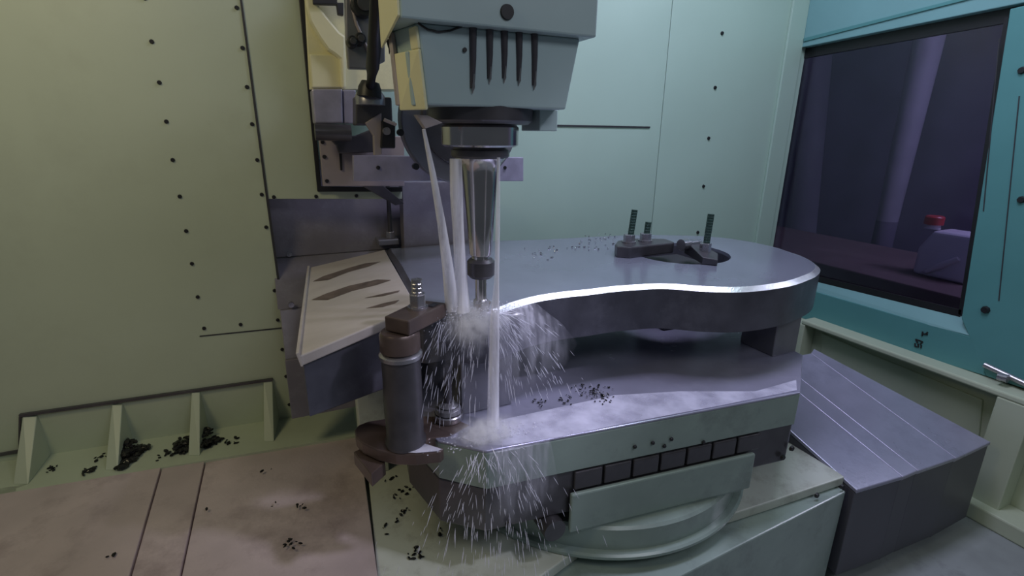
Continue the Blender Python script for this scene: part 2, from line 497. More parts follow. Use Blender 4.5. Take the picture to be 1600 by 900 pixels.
obj('panel', add_extrude(new(), [wx(1283, 520, 2.19), wx(1340, 545, 2.19), wx(1535, 625, 2.19), wx(1515, 820, 2.19), wx(1283, 700, 2.19)], (0.02, 0, 0)), 'paint_green', rw, 0.004)
obj('post', add_box(new(), 2.12, 2.2, r0.y - 0.02, r0.y + 0.07, FLOOR, lowz), 'paint_green', rw, 0.004)
p = wx(1580, 640, 2.15)
obj('post', add_box(new(), 2.12, 2.2, p.y - 0.06, p.y + 0.035, FLOOR, lowz), 'paint_green', rw, 0.004)
obj('foot_rail', add_box(new(), 2.08, 2.2, 0.15, 0.74, FLOOR, FLOOR + 0.06), 'paint_green', rw, 0.006)

# shop seen through the pane
struct('wall_far', add_box(new(), 5.0, 5.06, -0.6, 4.4, FLOOR, 3.4), 'shop')
crate = struct('trim_3', add_box(new(), 2.75, 3.6, 0.75, 3.0, FLOOR, at_x(1400, 440, 2.75).z), 'shop_brown', 0.01, 'brown bench top outside the window')

# ================================================================== MACHINE TABLE
TB = 0.78
t = thing('machine_table', (0.75, 1.0, FLOOR), 'broad green painted machine table base under the round rotary table', 'machine base')
up = [at_z(1320, 745, TB)[:2], at_z(1200, 785, TB)[:2], (0.95, 0.735), (0.80, 0.76), (0.56, 0.80), (0.42, 0.76), (0.40, 0.55), (0.06, 0.55), (0.096, 0.90), (0.132, 1.26), (0.14, 1.5), (1.40, 1.45), (1.39, 0.90)]
obj('top_plate', add_prism(new(), up, TB - 0.028, TB), 'paint_cream', t, 0.003)
lo = [at_z(1322, 768, TB - 0.03)[:2], at_z(1180, 840, TB - 0.03)[:2], at_z(1060, 902, TB - 0.03)[:2], at_z(900, 985, TB - 0.03)[:2], (0.06, 0.45), (0.06, 1.5), (1.38, 1.45)]
obj('body', add_prism(new(), lo, FLOOR, TB - 0.03), 'paint_table', t, 0.004)
screws(t, [at_z(1316, 757, TB - 0.015) + Vector((-0.01, -0.004, 0)), at_z(1273, 772, TB - 0.015) + Vector((0, -0.004, 0))], 'y', 0.008)

# cream post and step beside the left cover
p0, p1 = at_y(556, 609, 1.25), at_y(599, 604, 1.25)
post = thing('stop_block', (p0.x + 0.035, 1.27, TB), 'cream painted stop block standing behind the dark jack post', 'block')
obj('upright', add_box(new(), p0.x, p1.x, 1.25, 1.30, TB, p0.z), 'paint_cream', post, 0.003)
obj('cap', add_box(new(), p0.x - 0.001, p1.x + 0.001, 1.248, 1.302, p0.z, p0.z + 0.006), 'paint_cream', post, 0.002)

# rotary table: two rings, octagonal pallet with clamp strip
RX, RY, RZ = 0.772, 1.14, 1.10
rt = thing('rotary_table', (RX, RY, TB), 'green rotary table with a thick pallet carrying the workpiece', 'rotary table')
obj('base_ring', add_lathe(new(), RX, RY, [(0.444, TB), (0.449, TB + 0.003), (0.449, TB + 0.010), (0.444, TB + 0.014)], 96), 'paint_table', rt, smooth=30)
obj('turntable', add_lathe(new(), RX, RY, [(0.43, TB + 0.014), (0.43, 0.848), (0.424, 0.854)], 96), 'paint_table', rt, smooth=30)
A, B = Vector((0.31, 0.80)), Vector((1.104, 0.721))
octa = [A.copy(), B.copy(), Vector((1.178, 0.775)), Vector((1.312, 0.872)), Vector((1.36, 1.30)), Vector((1.22, 1.50)), Vector((0.40, 1.56)), Vector((0.25, 1.40)), Vector((0.20, 1.02)), Vector((0.232, 0.872))]
obj('pallet', add_prism(new(), octa, 1.010, RZ - 0.006), 'paint_table', rt, 0.002)
tag(obj('pallet_top', add_prism(new(), octa, RZ - 0.0059, RZ), 'pallet_top', rt, 0.0025), 'wet bare steel pallet top')
cen = Vector((0.76, 1.13))
octb = [cen + (q - cen) * (1.0 if i > 1 else 1.0) + (Vector((0, 0.006)) if i < 2 else Vector((0, 0))) for i, q in enumerate(octa)]
obj('pallet_base', add_prism(new(), octb, 0.90, 1.0098), 'dark_steel', rt, 0.004)
obj('hub', add_lathe(new(), RX, RY, [(0.32, 0.854), (0.32, 0.90)], 64), 'dark_steel', rt, smooth=30)
d = (B - A).normalized(); nrm = Vector((d.y, -d.x))


def along(s, o):
    q = A + d * s + nrm * o
    return (q.x, q.y)


def on_front(px, py):
    q = at_p(px, py, (A.x, A.y, 0), (nrm.x, nrm.y, 0))
    return (q.to_2d() - A).dot(d)


s0, s1 = on_front(890, 765), on_front(1176, 703)
obj('clamp_strip', add_prism(new(), [along(s0, 0.012), along(s1, 0.012), along(s1, 0.0), along(s0, 0.0)], 0.858, 0.958), 'paint_table', rt, 0.004)
obj('strip_foot', add_prism(new(), [along(s0 + 0.03, 0.008), along(s1 - 0.02, 0.008), along(s1 - 0.02, -0.1), along(s0 + 0.03, -0.1)], 0.854, 0.899), 'paint_table', rt)
sp = on_front(864, 828)
c = along(sp, 0.012)
obj('locating_plug', add_tube(new(), [(c[0], c[1] - 0.0, 0.875), (c[0], c[1] + 0.10, 0.875)], 0.026, 24), 'dark_steel', rt, smooth=50)
for k in range(7):
    s = s0 + 0.01 + k * 0.072
    obj('slot_spacer', add_prism(new(), [along(s, 0.003), along(s + 0.066, 0.003), along(s + 0.066, -0.006), along(s, -0.006)], 0.962, 1.006), 'dark_steel', rt, 0.003)
for px, py in ((794, 818), (1236, 700), (1222, 714)):
    s = on_front(px, py)
    q = at_p(px, py, (A.x, A.y, 0), (nrm.x, nrm.y, 0))
    screws(rt, [(along(s, 0.0)[0], along(s, 0.0)[1], q.z)], 'y', 0.008)
for px, py in ((991, 697), (1019, 691), (1037, 696), (1048, 685), (1098, 690)):
    s = on_front(px, py)
    q = at_p(px, py, (A.x, A.y, 0), (nrm.x, nrm.y, 0))
    screws(rt, [(along(s, 0.002)[0], along(s, 0.002)[1], q.z)], 'y', 0.005)

# ================================================================== WAY COVERS
CZ = 0.80
lc = thing('way_cover', (-0.6, 0.9, TB - 0.1), 'mauve steel telescopic way cover lying flat at lower left', 'way cover')
be = [at_z(x, y, CZ) for x, y in ((-420, 834), (256, 719), (323, 708.5), (560, 672))]
fx = [at_z(204, 900, CZ), at_z(282, 900, CZ), at_z(591, 905, CZ)]


def down_to(p, q, y=0.25):
    k = (y - p.y) / (q.y - p.y)
    return Vector((p.x + (q.x - p.x) * k, y, CZ))


g1, g2, g3 = down_to(be[1], fx[0]), down_to(be[2], fx[1]), down_to(be[3], fx[2])
gp = Vector((0.003, 0, 0))
for i, (p, q, r_, s_, dz) in enumerate(((be[0], be[1] - gp, g1 - gp, Vector((be[0].x, 0.25, CZ)), 0.0), (be[1], be[2] - gp, g2 - gp, g1, -0.004), (be[2], be[3], g3, g2, -0.0075))):
    obj('plate', add_extrude(new(), [p + Vector((0, 0, dz)), q + Vector((0, 0, dz)), r_ + Vector((0, 0, dz)), s_ + Vector((0, 0, dz))], (0, 0, -0.10)), 'cover_left', lc, 0.002)

rcv = thing('way_cover', (1.7, 0.9, FLOOR), 'lilac grey steel telescopic way cover sloping down at right', 'way cover')
d1 = ray(388, -86).normalized()
P0, P1 = at_z(1325, 775, 0.75), at_z(1549, 690, 0.75)
CN = d1.cross(P1 - P0).normalized()
if CN.z < 0:
    CN = -CN


def cp(px, py):
    return at_p(px, py, P0, CN)


def back_of(p, dist):
    return p + d1 * dist


fr = [P0 + Vector((0.03, 0, 0)), cp(1407, 749), cp(1432, 738), cp(1492, 717), P1]
bk = [back_of(fr[0], 0.50), back_of(fr[1], 0.52), back_of(fr[2], 0.53), cp(1262, 550), cp(1272, 544)]
bk[3] = back_of(fr[3], 0.53)
for i in range(4):
    off = CN * (0.0 + (3 - i) * 0.004 if i < 3 else -0.002)
    p, q, r_, s_ = fr[i], fr[i + 1], bk[i + 1], bk[i]
    bm = new()
    top = [p + off, q + off, r_ + off, s_ + off]
    add_hexa(bm, [Vector((v.x, v.y, v.z - 0.012)) for v in top], top)
    obj('plate', bm, 'cover_right', rcv, 0.0025)
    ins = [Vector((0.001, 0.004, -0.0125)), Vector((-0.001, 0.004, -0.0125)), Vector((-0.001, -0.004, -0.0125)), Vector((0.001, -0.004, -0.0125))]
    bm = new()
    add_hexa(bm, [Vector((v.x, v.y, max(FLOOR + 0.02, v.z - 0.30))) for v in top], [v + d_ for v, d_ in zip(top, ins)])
    tag(obj('skirt', bm, 'skirt', rcv, 0.002), 'shade-darkened front skirt')
    if i < 3:
        e0, e1 = q + off, r_ + off
        obj('wiper_edge', add_tube(new(), [e0, e1], 0.0014, 6), 'plate_lilac', rcv)

# back (Y axis) way cover: stepped stained sheets behind the left plate
bc = thing('way_cover', (0.4, 1.6, 0.8), 'stained grey steel sheets stepping down behind the beige tilted plate', 'way cover')


def sheet(px0, px1, y0, Y0, y1, Y1):
    a0, a1 = at_y(px0, y0, Y0), at_y(px1, y0, Y0)
    b0, b1 = at_y(px0, y1, Y1), at_y(px1, y1, Y1)
    x0, x1 = min(a0.x, b0.x), max(a1.x, b1.x)
    za_, zb_ = a0.z, b0.z
    bm = new()
    add_hexa(bm, [(x0, Y0 + 0.012, za_), (x1, Y0 + 0.012, za_), (x1, Y1 + 0.012, zb_), (x0, Y1 + 0.012, zb_)],
             [(x0, Y0, za_), (x1, Y0, za_), (x1, Y1, zb_), (x0, Y1, zb_)])
    return obj('sheet', bm, 'cover_back', bc, 0.002)


sheet(418, 640, 250, 1.73, 404, 1.68)
sheet(434, 640, 404, 1.672, 484, 1.55)
sheet(446, 640, 484, 1.542, 562, 1.47)
sheet(456, 620, 562, 1.462, 655, 1.40)
for x, y, Y in ((452, 396, 1.675), (455, 475, 1.545)):
    q = at_y(x, y, Y)
    obj('screw', add_disc_y(new(), q.x, q.z, 0.008, q.y - 0.012, q.y, 12), 'chip', bc)

# ================================================================== BEIGE PLATE
bp = thing('angle_plate', (0.12, 1.3, 1.1), 'beige tilted steel plate with brown drip stains left of the workpiece', 'plate')
c1 = at_z(652, 479, 1.3425)
c2, c3 = at_z(601, 390, 1.3425), at_y(484, 418, 1.57)
c0 = at_p(468, 556, c1, (c2 - c1).cross(c3 - c1))
dn = Vector((0, 0, -0.022))
bm = new()
add_hexa(bm, [v + dn for v in (c0, c1, c2, c3)], [c0, c1, c2, c3])
obj('face', bm, 'beige', bp, 0.003)
bm = new()
lip = Vector((-0.006, 0, 0.006))
add_hexa(bm, [c0 + dn, c0 + Vector((0.004, 0, 0)) + dn, c3 + Vector((0.004, 0, 0)) + dn, c3 + dn],
         [c0 + lip, c0 + lip + Vector((0.006, 0, 0)), c3 + lip + Vector((0.006, 0, 0)), c3 + lip])
obj('raised_edge', bm, 'beige', bp, 0.001)
bm = new()
lowd = Vector((0, 0.012, -0.135))
add_hexa(bm, [c0 + lowd + Vector((.004, 0, 0)), c1 + Vector((0, 0.012, -0.17)), c2 + Vector((0, 0, -0.10)), c3 + Vector((.004, 0, -0.10))],
         [c0 + dn + Vector((.004, .012, 0)), c1 + dn + Vector((0, .012, 0)), c2 + dn, c3 + dn + Vector((.004, 0, 0))])
obj('support_block', bm, 'work_side', bp, 0.003)
pn = (c1 - c0).cross(c3 - c0).normalized()


def onplate(px, py):
    return at_p(px, py, c0, pn) + pn * (0.0006 if pn.z > 0 else -0.0006)


for st in (((489, 440), (505, 432), (545, 419), (570, 412), (595, 409), (575, 417), (545, 425), (512, 438)),
           ((487, 469), (510, 459), (545, 447), (590, 437), (611, 438), (590, 445), (550, 455), (512, 469)),
           ((570, 466), (600, 459), (625, 454), (622, 457), (598, 463)),
           ((572, 482), (600, 474), (624, 469), (618, 474), (598, 480))):
    obj('stain', add_extrude(new(), [onplate(*q) for q in st], (0, 0, 0.0003)), 'stain', bp)

# ================================================================== WORKPIECE
WZ, WB = 1.343, 1.228
front_px = [(700, 484), (735, 489), (775, 486), (805, 475), (840, 465.5), (880, 459), (920, 455), (960, 450), (1000, 447), (1030, 445.5), (1060, 446.5), (1090, 449), (1120, 450.5), (1150, 451), (1180, 449.5),
            (1210, 446), (1240, 440.5), (1262, 433), (1277, 426), (1283, 417), (1276, 409), (1258, 400), (1240, 394), (1219, 387), (1195, 381), (1169, 376), (1135, 371), (1098, 368), (1050, 366.5), (1009, 366), (952, 367.5), (850, 373)]
out2 = [at_z(x, y, WZ).to_2d() for x, y in front_px] + [Vector((0.62, 1.60)), Vector((0.33, 1.60))] + [at_z(x, y, WZ).to_2d() for x, y in ((604, 389), (618, 412), (634, 443), (647, 470), (650, 480), (654, 487), (668, 488))]
ring = smooth_ring(out2, 3)
HX, HY, HR = 1.127, 1.209, 0.15
hole = [Vector((HX + HR * math.cos(2 * math.pi * k / 64), HY + HR * math.sin(2 * math.pi * k / 64))) for k in range(64)]
wp = thing('workpiece', (0.85, 1.2, WB), 'thick grey waisted steel plate with a round hole, clamped for milling', 'workpiece')


def inset(rg, dist):
    n = len(rg); o = []
    for i in range(n):
        tn = (rg[(i + 1) % n] - rg[i - 1]).normalized()
        o.append(rg[i] + Vector((-tn.y, tn.x)) * dist)
    return o


area2 = sum(ring[i - 1].x * ring[i].y - ring[i].x * ring[i - 1].y for i in range(len(ring)))
sgn = 1 if area2 > 0 else -1
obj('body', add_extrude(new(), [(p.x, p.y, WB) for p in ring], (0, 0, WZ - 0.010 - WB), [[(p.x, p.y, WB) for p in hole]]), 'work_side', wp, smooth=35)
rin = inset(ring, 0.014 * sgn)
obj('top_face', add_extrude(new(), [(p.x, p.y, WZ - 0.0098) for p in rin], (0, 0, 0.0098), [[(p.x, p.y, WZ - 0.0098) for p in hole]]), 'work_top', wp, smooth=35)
# freshly milled bevel: runs from the cutter along the front to the right end
i0, i1 = 2 * 3, 24 * 3
bm = new()
lo_ = [bm.verts.new((ring[i].x, ring[i].y, WZ - 0.0099)) for i in range(i0, i1)]
hi_ = [bm.verts.new((rin[i].x, rin[i].y, WZ + 0.0002)) for i in range(i0, i1)]
inn = [bm.verts.new((rin[i].x, rin[i].y, WZ - 0.0099)) for i in range(i0, i1)]
for k in range(len(lo_) - 1):
    bm.faces.new((lo_[k], lo_[k + 1], hi_[k + 1], hi_[k])); bm.faces.new((hi_[k], hi_[k + 1], inn[k + 1], inn[k]))
    bm.faces.new((inn[k], inn[k + 1], lo_[k + 1], lo_[k]))
bm.faces.new((lo_[0], hi_[0], inn[0])); bm.faces.new((inn[-1], hi_[-1], lo_[-1]))
tag(obj('milled_bevel', bm, 'bright', wp, smooth=50), 'bright freshly milled bevel')
bm = new()
idx = list(range(i1 - 1, len(ring))) + list(range(0, i0 + 1))
lo_ = [bm.verts.new((ring[i].x, ring[i].y, WZ - 0.0099)) for i in idx]
hi_ = [bm.verts.new((rin[i].x, rin[i].y, WZ)) for i in idx]
inn = [bm.verts.new((rin[i].x, rin[i].y, WZ - 0.0099)) for i in idx]
for k in range(len(idx) - 1):
    bm.faces.new((lo_[k], lo_[k + 1], hi_[k + 1], hi_[k])); bm.faces.new((hi_[k], hi_[k + 1], inn[k + 1], inn[k])); bm.faces.new((inn[k], inn[k + 1], lo_[k + 1], lo_[k]))
obj('raw_edge', bm, 'work_side', wp, smooth=50)

# blocks that carry it
bl = thing('support_block', (1.265, 0.945, RZ), 'grey steel support block under the right end of the workpiece', 'block')
obj('block', add_box(new(), 1.217, 1.312, 0.895, 1.01, RZ, WB), 'block_steel', bl, 0.003)
bl2 = thing('support_block', (0.37, 1.0, RZ), 'grey steel support block under the workpiece behind the falling coolant', 'block')
obj('block', add_box(new(), 0.308, 0.43, 0.945, 1.06, RZ, WB), 'block_steel', bl2, 0.003)


# ================================================================== FIXTURE CLAMPS
def hexnut(bm, x, y, z0, z1, r):
    return add_prism(bm, [(x + r * math.cos(k * math.pi / 3 + 0.3), y + r * math.sin(k * math.pi / 3 + 0.3)) for k in range(6)], z0, z1)


def stud(parent, x, y, z0, z1, r, m='stud', lean=(0, 0)):
    o = obj('stud', add_tube(new(), [(x, y, z0), (x + lean[0], y + lean[1], z1)], r, 14), m, parent, smooth=50)
    bm = new()
    n = int((z1 - z0) / 0.008)
    for k in range(1, n):
        u = k / n
        add_lathe(bm, x + lean[0] * u, y + lean[1] * u, [(r * 0.98, z0 + (z1 - z0) * u - 0.0016), (r * 1.08, z0 + (z1 - z0) * u), (r * 0.98, z0 + (z1 - z0) * u + 0.0016)], 12)
    tag(obj('thread', bm, m, o), kind='stuff')
    return o


ZS = WZ + 0.034
k1 = thing('strap_clamp', (1.1, 1.3, WZ), 'slotted steel strap clamp with two studs across the hole edge', 'clamp', None)
q = [at_z(x, y, ZS) for x, y in ((961, 381), (965, 385), (985, 386.5), (1053, 379), (1054, 378), (1040, 373), (985, 372), (965, 376))]
obj('strap', add_extrude(new(), [v + Vector((0, 0, -0.034)) for v in q], (0, 0, 0.034)), 'dark_steel', k1, 0.004)
n1, n2 = at_z(982.5, 379, ZS), at_z(1008, 377, ZS)
for nn, zt, lean in ((n1, at_y(988, 328, n1.y).z, (0.012, 0)), (n2, at_y(1012, 347, n2.y).z, (0.006, 0))):
    obj('nut', hexnut(new(), nn.x, nn.y, ZS, ZS + 0.026, 0.018), 'steel', k1, 0.002)
    obj('washer', add_lathe(new(), nn.x, nn.y, [(0.022, ZS), (0.022, ZS + 0.005)], 24), 'steel', k1, smooth=50)
    stud(k1, nn.x, nn.y, WZ + 0.001, zt, 0.0095, 'stud', lean)
k2 = thing('strap_clamp', (1.25, 1.12, WZ), 'short steel strap clamp with one tall stud over the hole', 'clamp', None)
ZT = WZ + 0.022
top = [at_z(x, y, ZT) for x, y in ((1070, 386), (1098, 402), (1122, 404), (1122, 396), (1096, 388), (1080, 383))]
bm = new()
add_hexa(bm, [v + Vector((0, 0, -0.020)) for v in top], [top[0] + Vector((0, 0, .02)), top[1], top[2] + Vector((0, 0, -.004)), top[3], top[4] + Vector((0, 0, .012)), top[5] + Vector((0, 0, .02))])
obj('strap', bm, 'dark_steel', k2, 0.002)
n3 = at_z(1101, 395, ZT)
obj('nut', hexnut(new(), n3.x, n3.y, ZT, ZT + 0.030, 0.017), 'steel', k2, 0.002)
stud(k2, n3.x, n3.y, WZ + 0.001, at_y(1103, 335, n3.y).z, 0.0095, 'stud', (0.006, 0))
p, q = at_z(1064, 383, ZT + 0.014), at_z(1092, 379, ZT + 0.014)
obj('heel_bolt', add_tube(new(), [p, p + (q - p) * 0.35, p + (q - p) * 0.36, q], [0.018, 0.018, 0.012, 0.012], 12), 'steel', k2, smooth=40)
# riser bar inside the hole that carries both straps
rb = thing('riser_bar', (1.15, 1.2, RZ), 'shade-darkened steel riser bar standing inside the hole below the straps', 'block')
obj('bar', add_box(new(), 1.06, 1.20, 1.17, 1.30, RZ, WZ - 0.03), 'dark', rb, 0.003)  # bar coloured dark to carry the shade inside the hole

# left clamp on the jack
k3 = thing('strap_clamp', (0.22, 1.0, WZ), 'brown steel strap clamp bolted over the left corner of the workpiece', 'clamp', None)
ZC = WZ + 0.030
cc = [at_z(x, y, ZC) for x, y in ((600, 494), (638, 502), (700, 473), (655, 468))]
obj('strap', add_extrude(new(), [v + Vector((0, 0, -0.029)) for v in cc], (0, 0, 0.029)), 'brown_steel', k3, 0.003)
nn = at_z(653, 481, ZC)
obj('nut', hexnut(new(), nn.x, nn.y, ZC + 0.004, ZC + 0.030, 0.017), 'steel', k3, 0.002)
obj('washer', add_lathe(new(), nn.x, nn.y, [(0.020, ZC), (0.020, ZC + 0.004)], 24), 'steel', k3, smooth=50)
stud(k3, nn.x, nn.y, ZC, at_y(653, 436, nn.y).z, 0.0105, 'steel')
sl = [at_z(x, y, ZC + 0.0006) for x, y in ((668, 478), (676, 480), (686, 475), (678, 473))]
obj('slot', add_extrude(new(), sl, (0, 0, 0.0006)), 'dark', k3)

jc = at_z(626, 551, 1.297)
jx, jy = jc.x, jc.y
jk = thing('jack_post', (jx, jy, RZ), 'dark round steel jack post with collar under the left clamp', 'jack')
obj('column', add_lathe(new(), jx, jy, [(0.041, RZ + 0.002), (0.041, RZ + 0.01), (0.037, RZ + 0.016), (0.037, 1.288)], 32), 'dark_steel', jk, smooth=40)
obj('disc', add_lathe(new(), jx, jy, [(0.030, 1.286), (0.041, 1.290), (0.041, 1.297), (0.034, 1.302)], 32), 'steel', jk, smooth=40)
obj('collar', add_lathe(new(), jx, jy, [(0.034, 1.302), (0.038, 1.305), (0.038, 1.336), (0.034, 1.342)], 32), 'brown_steel', jk, smooth=40)

fk = thing('clamp_fork', (0.2, 0.95, RZ - 0.03), 'brown steel fork plate with an open slot under the jack post', 'fork')
fpx = [(554, 671), (556, 682), (566, 692), (590, 703), (618, 709), (650, 710), (688, 706), (694, 700), (672, 695), (667, 690), (671, 685), (682, 684), (702, 682), (735, 664), (706, 652), (640, 648), (575, 658), (560, 664)]
obj('plate', add_extrude(new(), [at_z(x, y, RZ + 0.001) + Vector((0, 0, -0.026)) for x, y in fpx], (0, 0, 0.026)), 'brown_steel', fk, 0.003)
w0 = [at_z(x, y, RZ - 0.03) for x, y in ((552, 706), (580, 741), (602, 722), (585, 690))]
obj('wedge', add_extrude(new(), [v + Vector((0, 0, -0.03)) for v in w0], (0, 0, 0.03)), 'brown_steel', fk, 0.002)
lv = thing('levelling_screw', (0.28, 1.0, RZ), 'short steel levelling screw with stacked washers beside the jack post', 'screw')
lq = at_z(701, 655, RZ)
obj('washer', add_lathe(new(), lq.x, lq.y, [(0.030, RZ + 0.002), (0.032, RZ + 0.006), (0.032, RZ + 0.016), (0.030, RZ + 0.018)], 32), 'steel', lv, smooth=40)
obj('washer', add_lathe(new(), lq.x, lq.y, [(0.024, RZ + 0.018), (0.029, RZ + 0.021), (0.027, RZ + 0.030), (0.022, RZ + 0.033)], 32), 'steel', lv, smooth=40)
obj('washer', add_lathe(new(), lq.x, lq.y, [(0.019, RZ + 0.033), (0.022, RZ + 0.036), (0.012, RZ + 0.043)], 32), 'steel', lv, smooth=40)
obj('stem', add_lathe(new(), lq.x, lq.y, [(0.009, RZ + 0.043), (0.009, WB)], 16), 'dark_steel', lv, smooth=40)

# bracket with rod on the back sheets
br = thing('hose_bracket', (0.3, 1.6, 1.3), 'small grey bolted block with a thin upright rod behind the workpiece', 'bracket')
q0, q1 = at_y(590, 388, 1.655), at_y(621, 371, 1.655)
obj('block', add_box(new(), q0.x, q1.x, 1.63, 1.69, WZ + 0.002, q1.z), 'block_steel', br, 0.003)
bt = at_y(610, 368, 1.655)
obj('nut', hexnut(new(), bt.x, 1.655, q1.z, q1.z + 0.022, 0.016), 'steel', br, 0.002)
tp = at_y(606, 290, 1.655)
obj('rod', add_tube(new(), [(bt.x, 1.655, q1.z + 0.02), (tp.x, 1.655, tp.z)], 0.007, 10), 'dark_steel', br, smooth=50)

# ================================================================== SPINDLE HEAD
SX, SY = 0.35, 0.93
hd = thing('spindle_head', (SX, 1.05, 1.74), 'grey green painted milling spindle head hanging over the workpiece', 'spindle head')
HZ = 1.855
hx0, hx1 = at_y(626, 27, 0.80).x, at_y(932, 59, 0.80).x
obj('housing', add_prism(new(), [(hx0, 0.80), (hx1, 0.80), (hx1, 1.30), (0.29, 1.30), (0.27, 0.955), (hx0, 0.945)], HZ, 2.5), 'paint_head', hd, 0.003)
# tapering nose
nt_ = [at_y(653, 31, 0.822), at_y(906, 69, 0.822)]
nb = [at_y(669, 163, 0.832), at_y(884, 172, 0.832)]
zt_, zb_ = HZ, (nb[0].z + nb[1].z) / 2
lt = at_z(603, 77, HZ - 0.02)
topv = [(nt_[0].x, 0.822, HZ), (nt_[1].x, 0.822, HZ), (nt_[1].x + 0.012, 0.90, HZ), (nt_[1].x + 0.012, 1.10, HZ), (0.27, 1.10, HZ), (0.190, 0.915, HZ)]
botv = [(nb[0].x, 0.832, zb_), (nb[1].x, 0.832, zb_), (nb[1].x + 0.006, 0.90, zb_), (nb[1].x + 0.006, 1.05, zb_), (0.25, 1.03, zb_), (0.192, 0.895, zb_)]
bm = new()
add_hexa(bm, [Vector(v) for v in botv], [Vector(v) for v in topv])
obj('nose', bm, 'paint_head', hd, 0.003)
# left nose facet: warm light painted as yellow, shade as grey bands
f0, f1, f2, f3 = (Vector(v) for v in (botv[0], botv[5], topv[5], topv[0]))


def facet(u0, u1, w0, w1, o):
    """patch of the left facet: u runs from the front corner back, w from bottom to top"""
    def pt(u, w):
        return (f0.lerp(f1, u)).lerp(f3.lerp(f2, u), w)
    q = [pt(u0, w0), pt(u1, w0), pt(u1, w1), pt(u0, w1)]
    nn_ = (q[1] - q[0]).cross(q[3] - q[0]).normalized()
    if nn_.x > 0:
        nn_ = -nn_
    bm_ = new()
    add_hexa(bm_, [v - nn_ * 0.001 for v in q], [v + nn_ * o for v in q])
    return bm_


obj('lit_facet', facet(0.02, 0.90, -0.06, 0.70, 0.005), 'paint_warm_lit', hd, 0.002)
obj('lit_facet', facet(0.02, 0.28, 0.70, 0.97, 0.004), 'paint_warm_lit', hd, 0.002)
obj('shade_band', facet(0.32, 0.44, 0.0, 0.69, 0.008), 'paint_head', hd, 0.002)
obj('shade_band', facet(0.86, 1.0, 0.0, 0.98, 0.007), 'plate_pink', hd, 0.002)
bm = new()
add_extrude(bm, [(hx0 - 0.004, 0.802, HZ + 0.003), (hx0 - 0.004, 0.94, HZ - 0.022), (hx0 - 0.004, 0.94, 2.4), (hx0 - 0.004, 0.802, 2.4)], (0.004, 0, 0))
obj('side_panel', bm, 'paint_warm_lit', hd, 0.001)  # left side of the head, its warm light painted yellow
# oil grime hanging from the step at the left
bm = new()
for k in range(16):
    x, y = 606 + k * 2.6 + random.uniform(-1, 1), 66 + random.uniform(-6, 4)
    p = at_z(x, y - k * 1.3, HZ - 0.002)
    add_tube(bm, [p, p + Vector((random.uniform(-.002, .002), 0, -random.uniform(0.012, 0.034)))], [0.0035, 0.0006], 6)
tag(obj('grime', bm, 'black', hd), kind='stuff')
# five dark coolant runs on the nose front, with bright tips
fn = (Vector((0, -1, 0)) + Vector((0, 0, -0.08))).normalized()
for x, y1 in ((739, 138), (765, 123), (788, 122), (811, 126), (835, 133)):
    p = at_y(x, 47 + (x - 739) * 0.05, 0.8215)
    e = at_y(x - 1, y1, 0.829)
    m_ = at_y(x, (47 + y1) / 2, 0.8255)
    obj('coolant_run', add_tube(new(), [p + Vector((0, 0, 0.012)), p, m_, e], [0.0085, 0.0062, 0.0056, 0.0040], 10), 'dark_steel', hd, smooth=60)
    obj('drip', add_tube(new(), [m_.lerp(e, 0.5) + Vector((0.001, -0.005, 0)), e + Vector((0.001, -0.004, 0)), e + Vector((0, -0.001, -0.008))], [0.0008, 0.0022, 0.0008], 6), 'chrome', hd, smooth=60)
# dark seam and arc under the housing step
obj('seam', add_tube(new(), [at_y(653, 36, .82), at_y(668, 46, .821), at_y(685, 50, .821), at_y(703, 48, .821), at_y(722, 41, .82)], 0.0016, 6), 'black', hd)
bb = at_y(792, 19, 0.80)
obj('cap_screw', add_disc_y(new(), bb.x, bb.z, 0.0105, 0.796, 0.80, 20, 0.0115), 'black', hd)
bb = at_y(726, 78, 0.824)
obj('cap_screw', add_disc_y(new(), bb.x, bb.z, 0.0035, 0.822, 0.826, 12), 'black', hd)
# spindle cartridge
zc0, zc1 = at_y(750, 196, SY).z, zb_ + 0.004
obj('spindle_nose', add_lathe(new(), SX, SY, [(0.090, zc0 + 0.002), (0.098, zc0 + 0.008), (0.098, zc1)], 64), 'dark_steel', hd, smooth=40)
q0, q1 = at_y(836, 178, 0.9), at_y(863, 205, 0.9)
obj('nozzle_block', add_box(new(), q0.x, q1.x, 0.88, 0.96, q1.z, zb_ + 0.002), 'paint_head', hd, 0.002)
nz = [at_y(650, 179, 0.86), at_y(665, 201, 0.86), at_y(692, 192, 0.86), at_y(668, 180, 0.86)]
obj('nozzle_bracket', add_extrude(new(), nz, (0, 0.02, 0)), 'plate_pink', hd, 0.001)

# ------------------------------------------------------------------ tool holder and cutter
th = thing('tool_holder', (SX, SY, 1.42), 'polished steel tool holder with flange and long tapered body in the spindle', 'tool holder')


def zs(py):
    return at_y(751, py, SY).z


def rad(px):                                                  # radius of a round thing px wide at the spindle
    return px / 2 * 0.00121


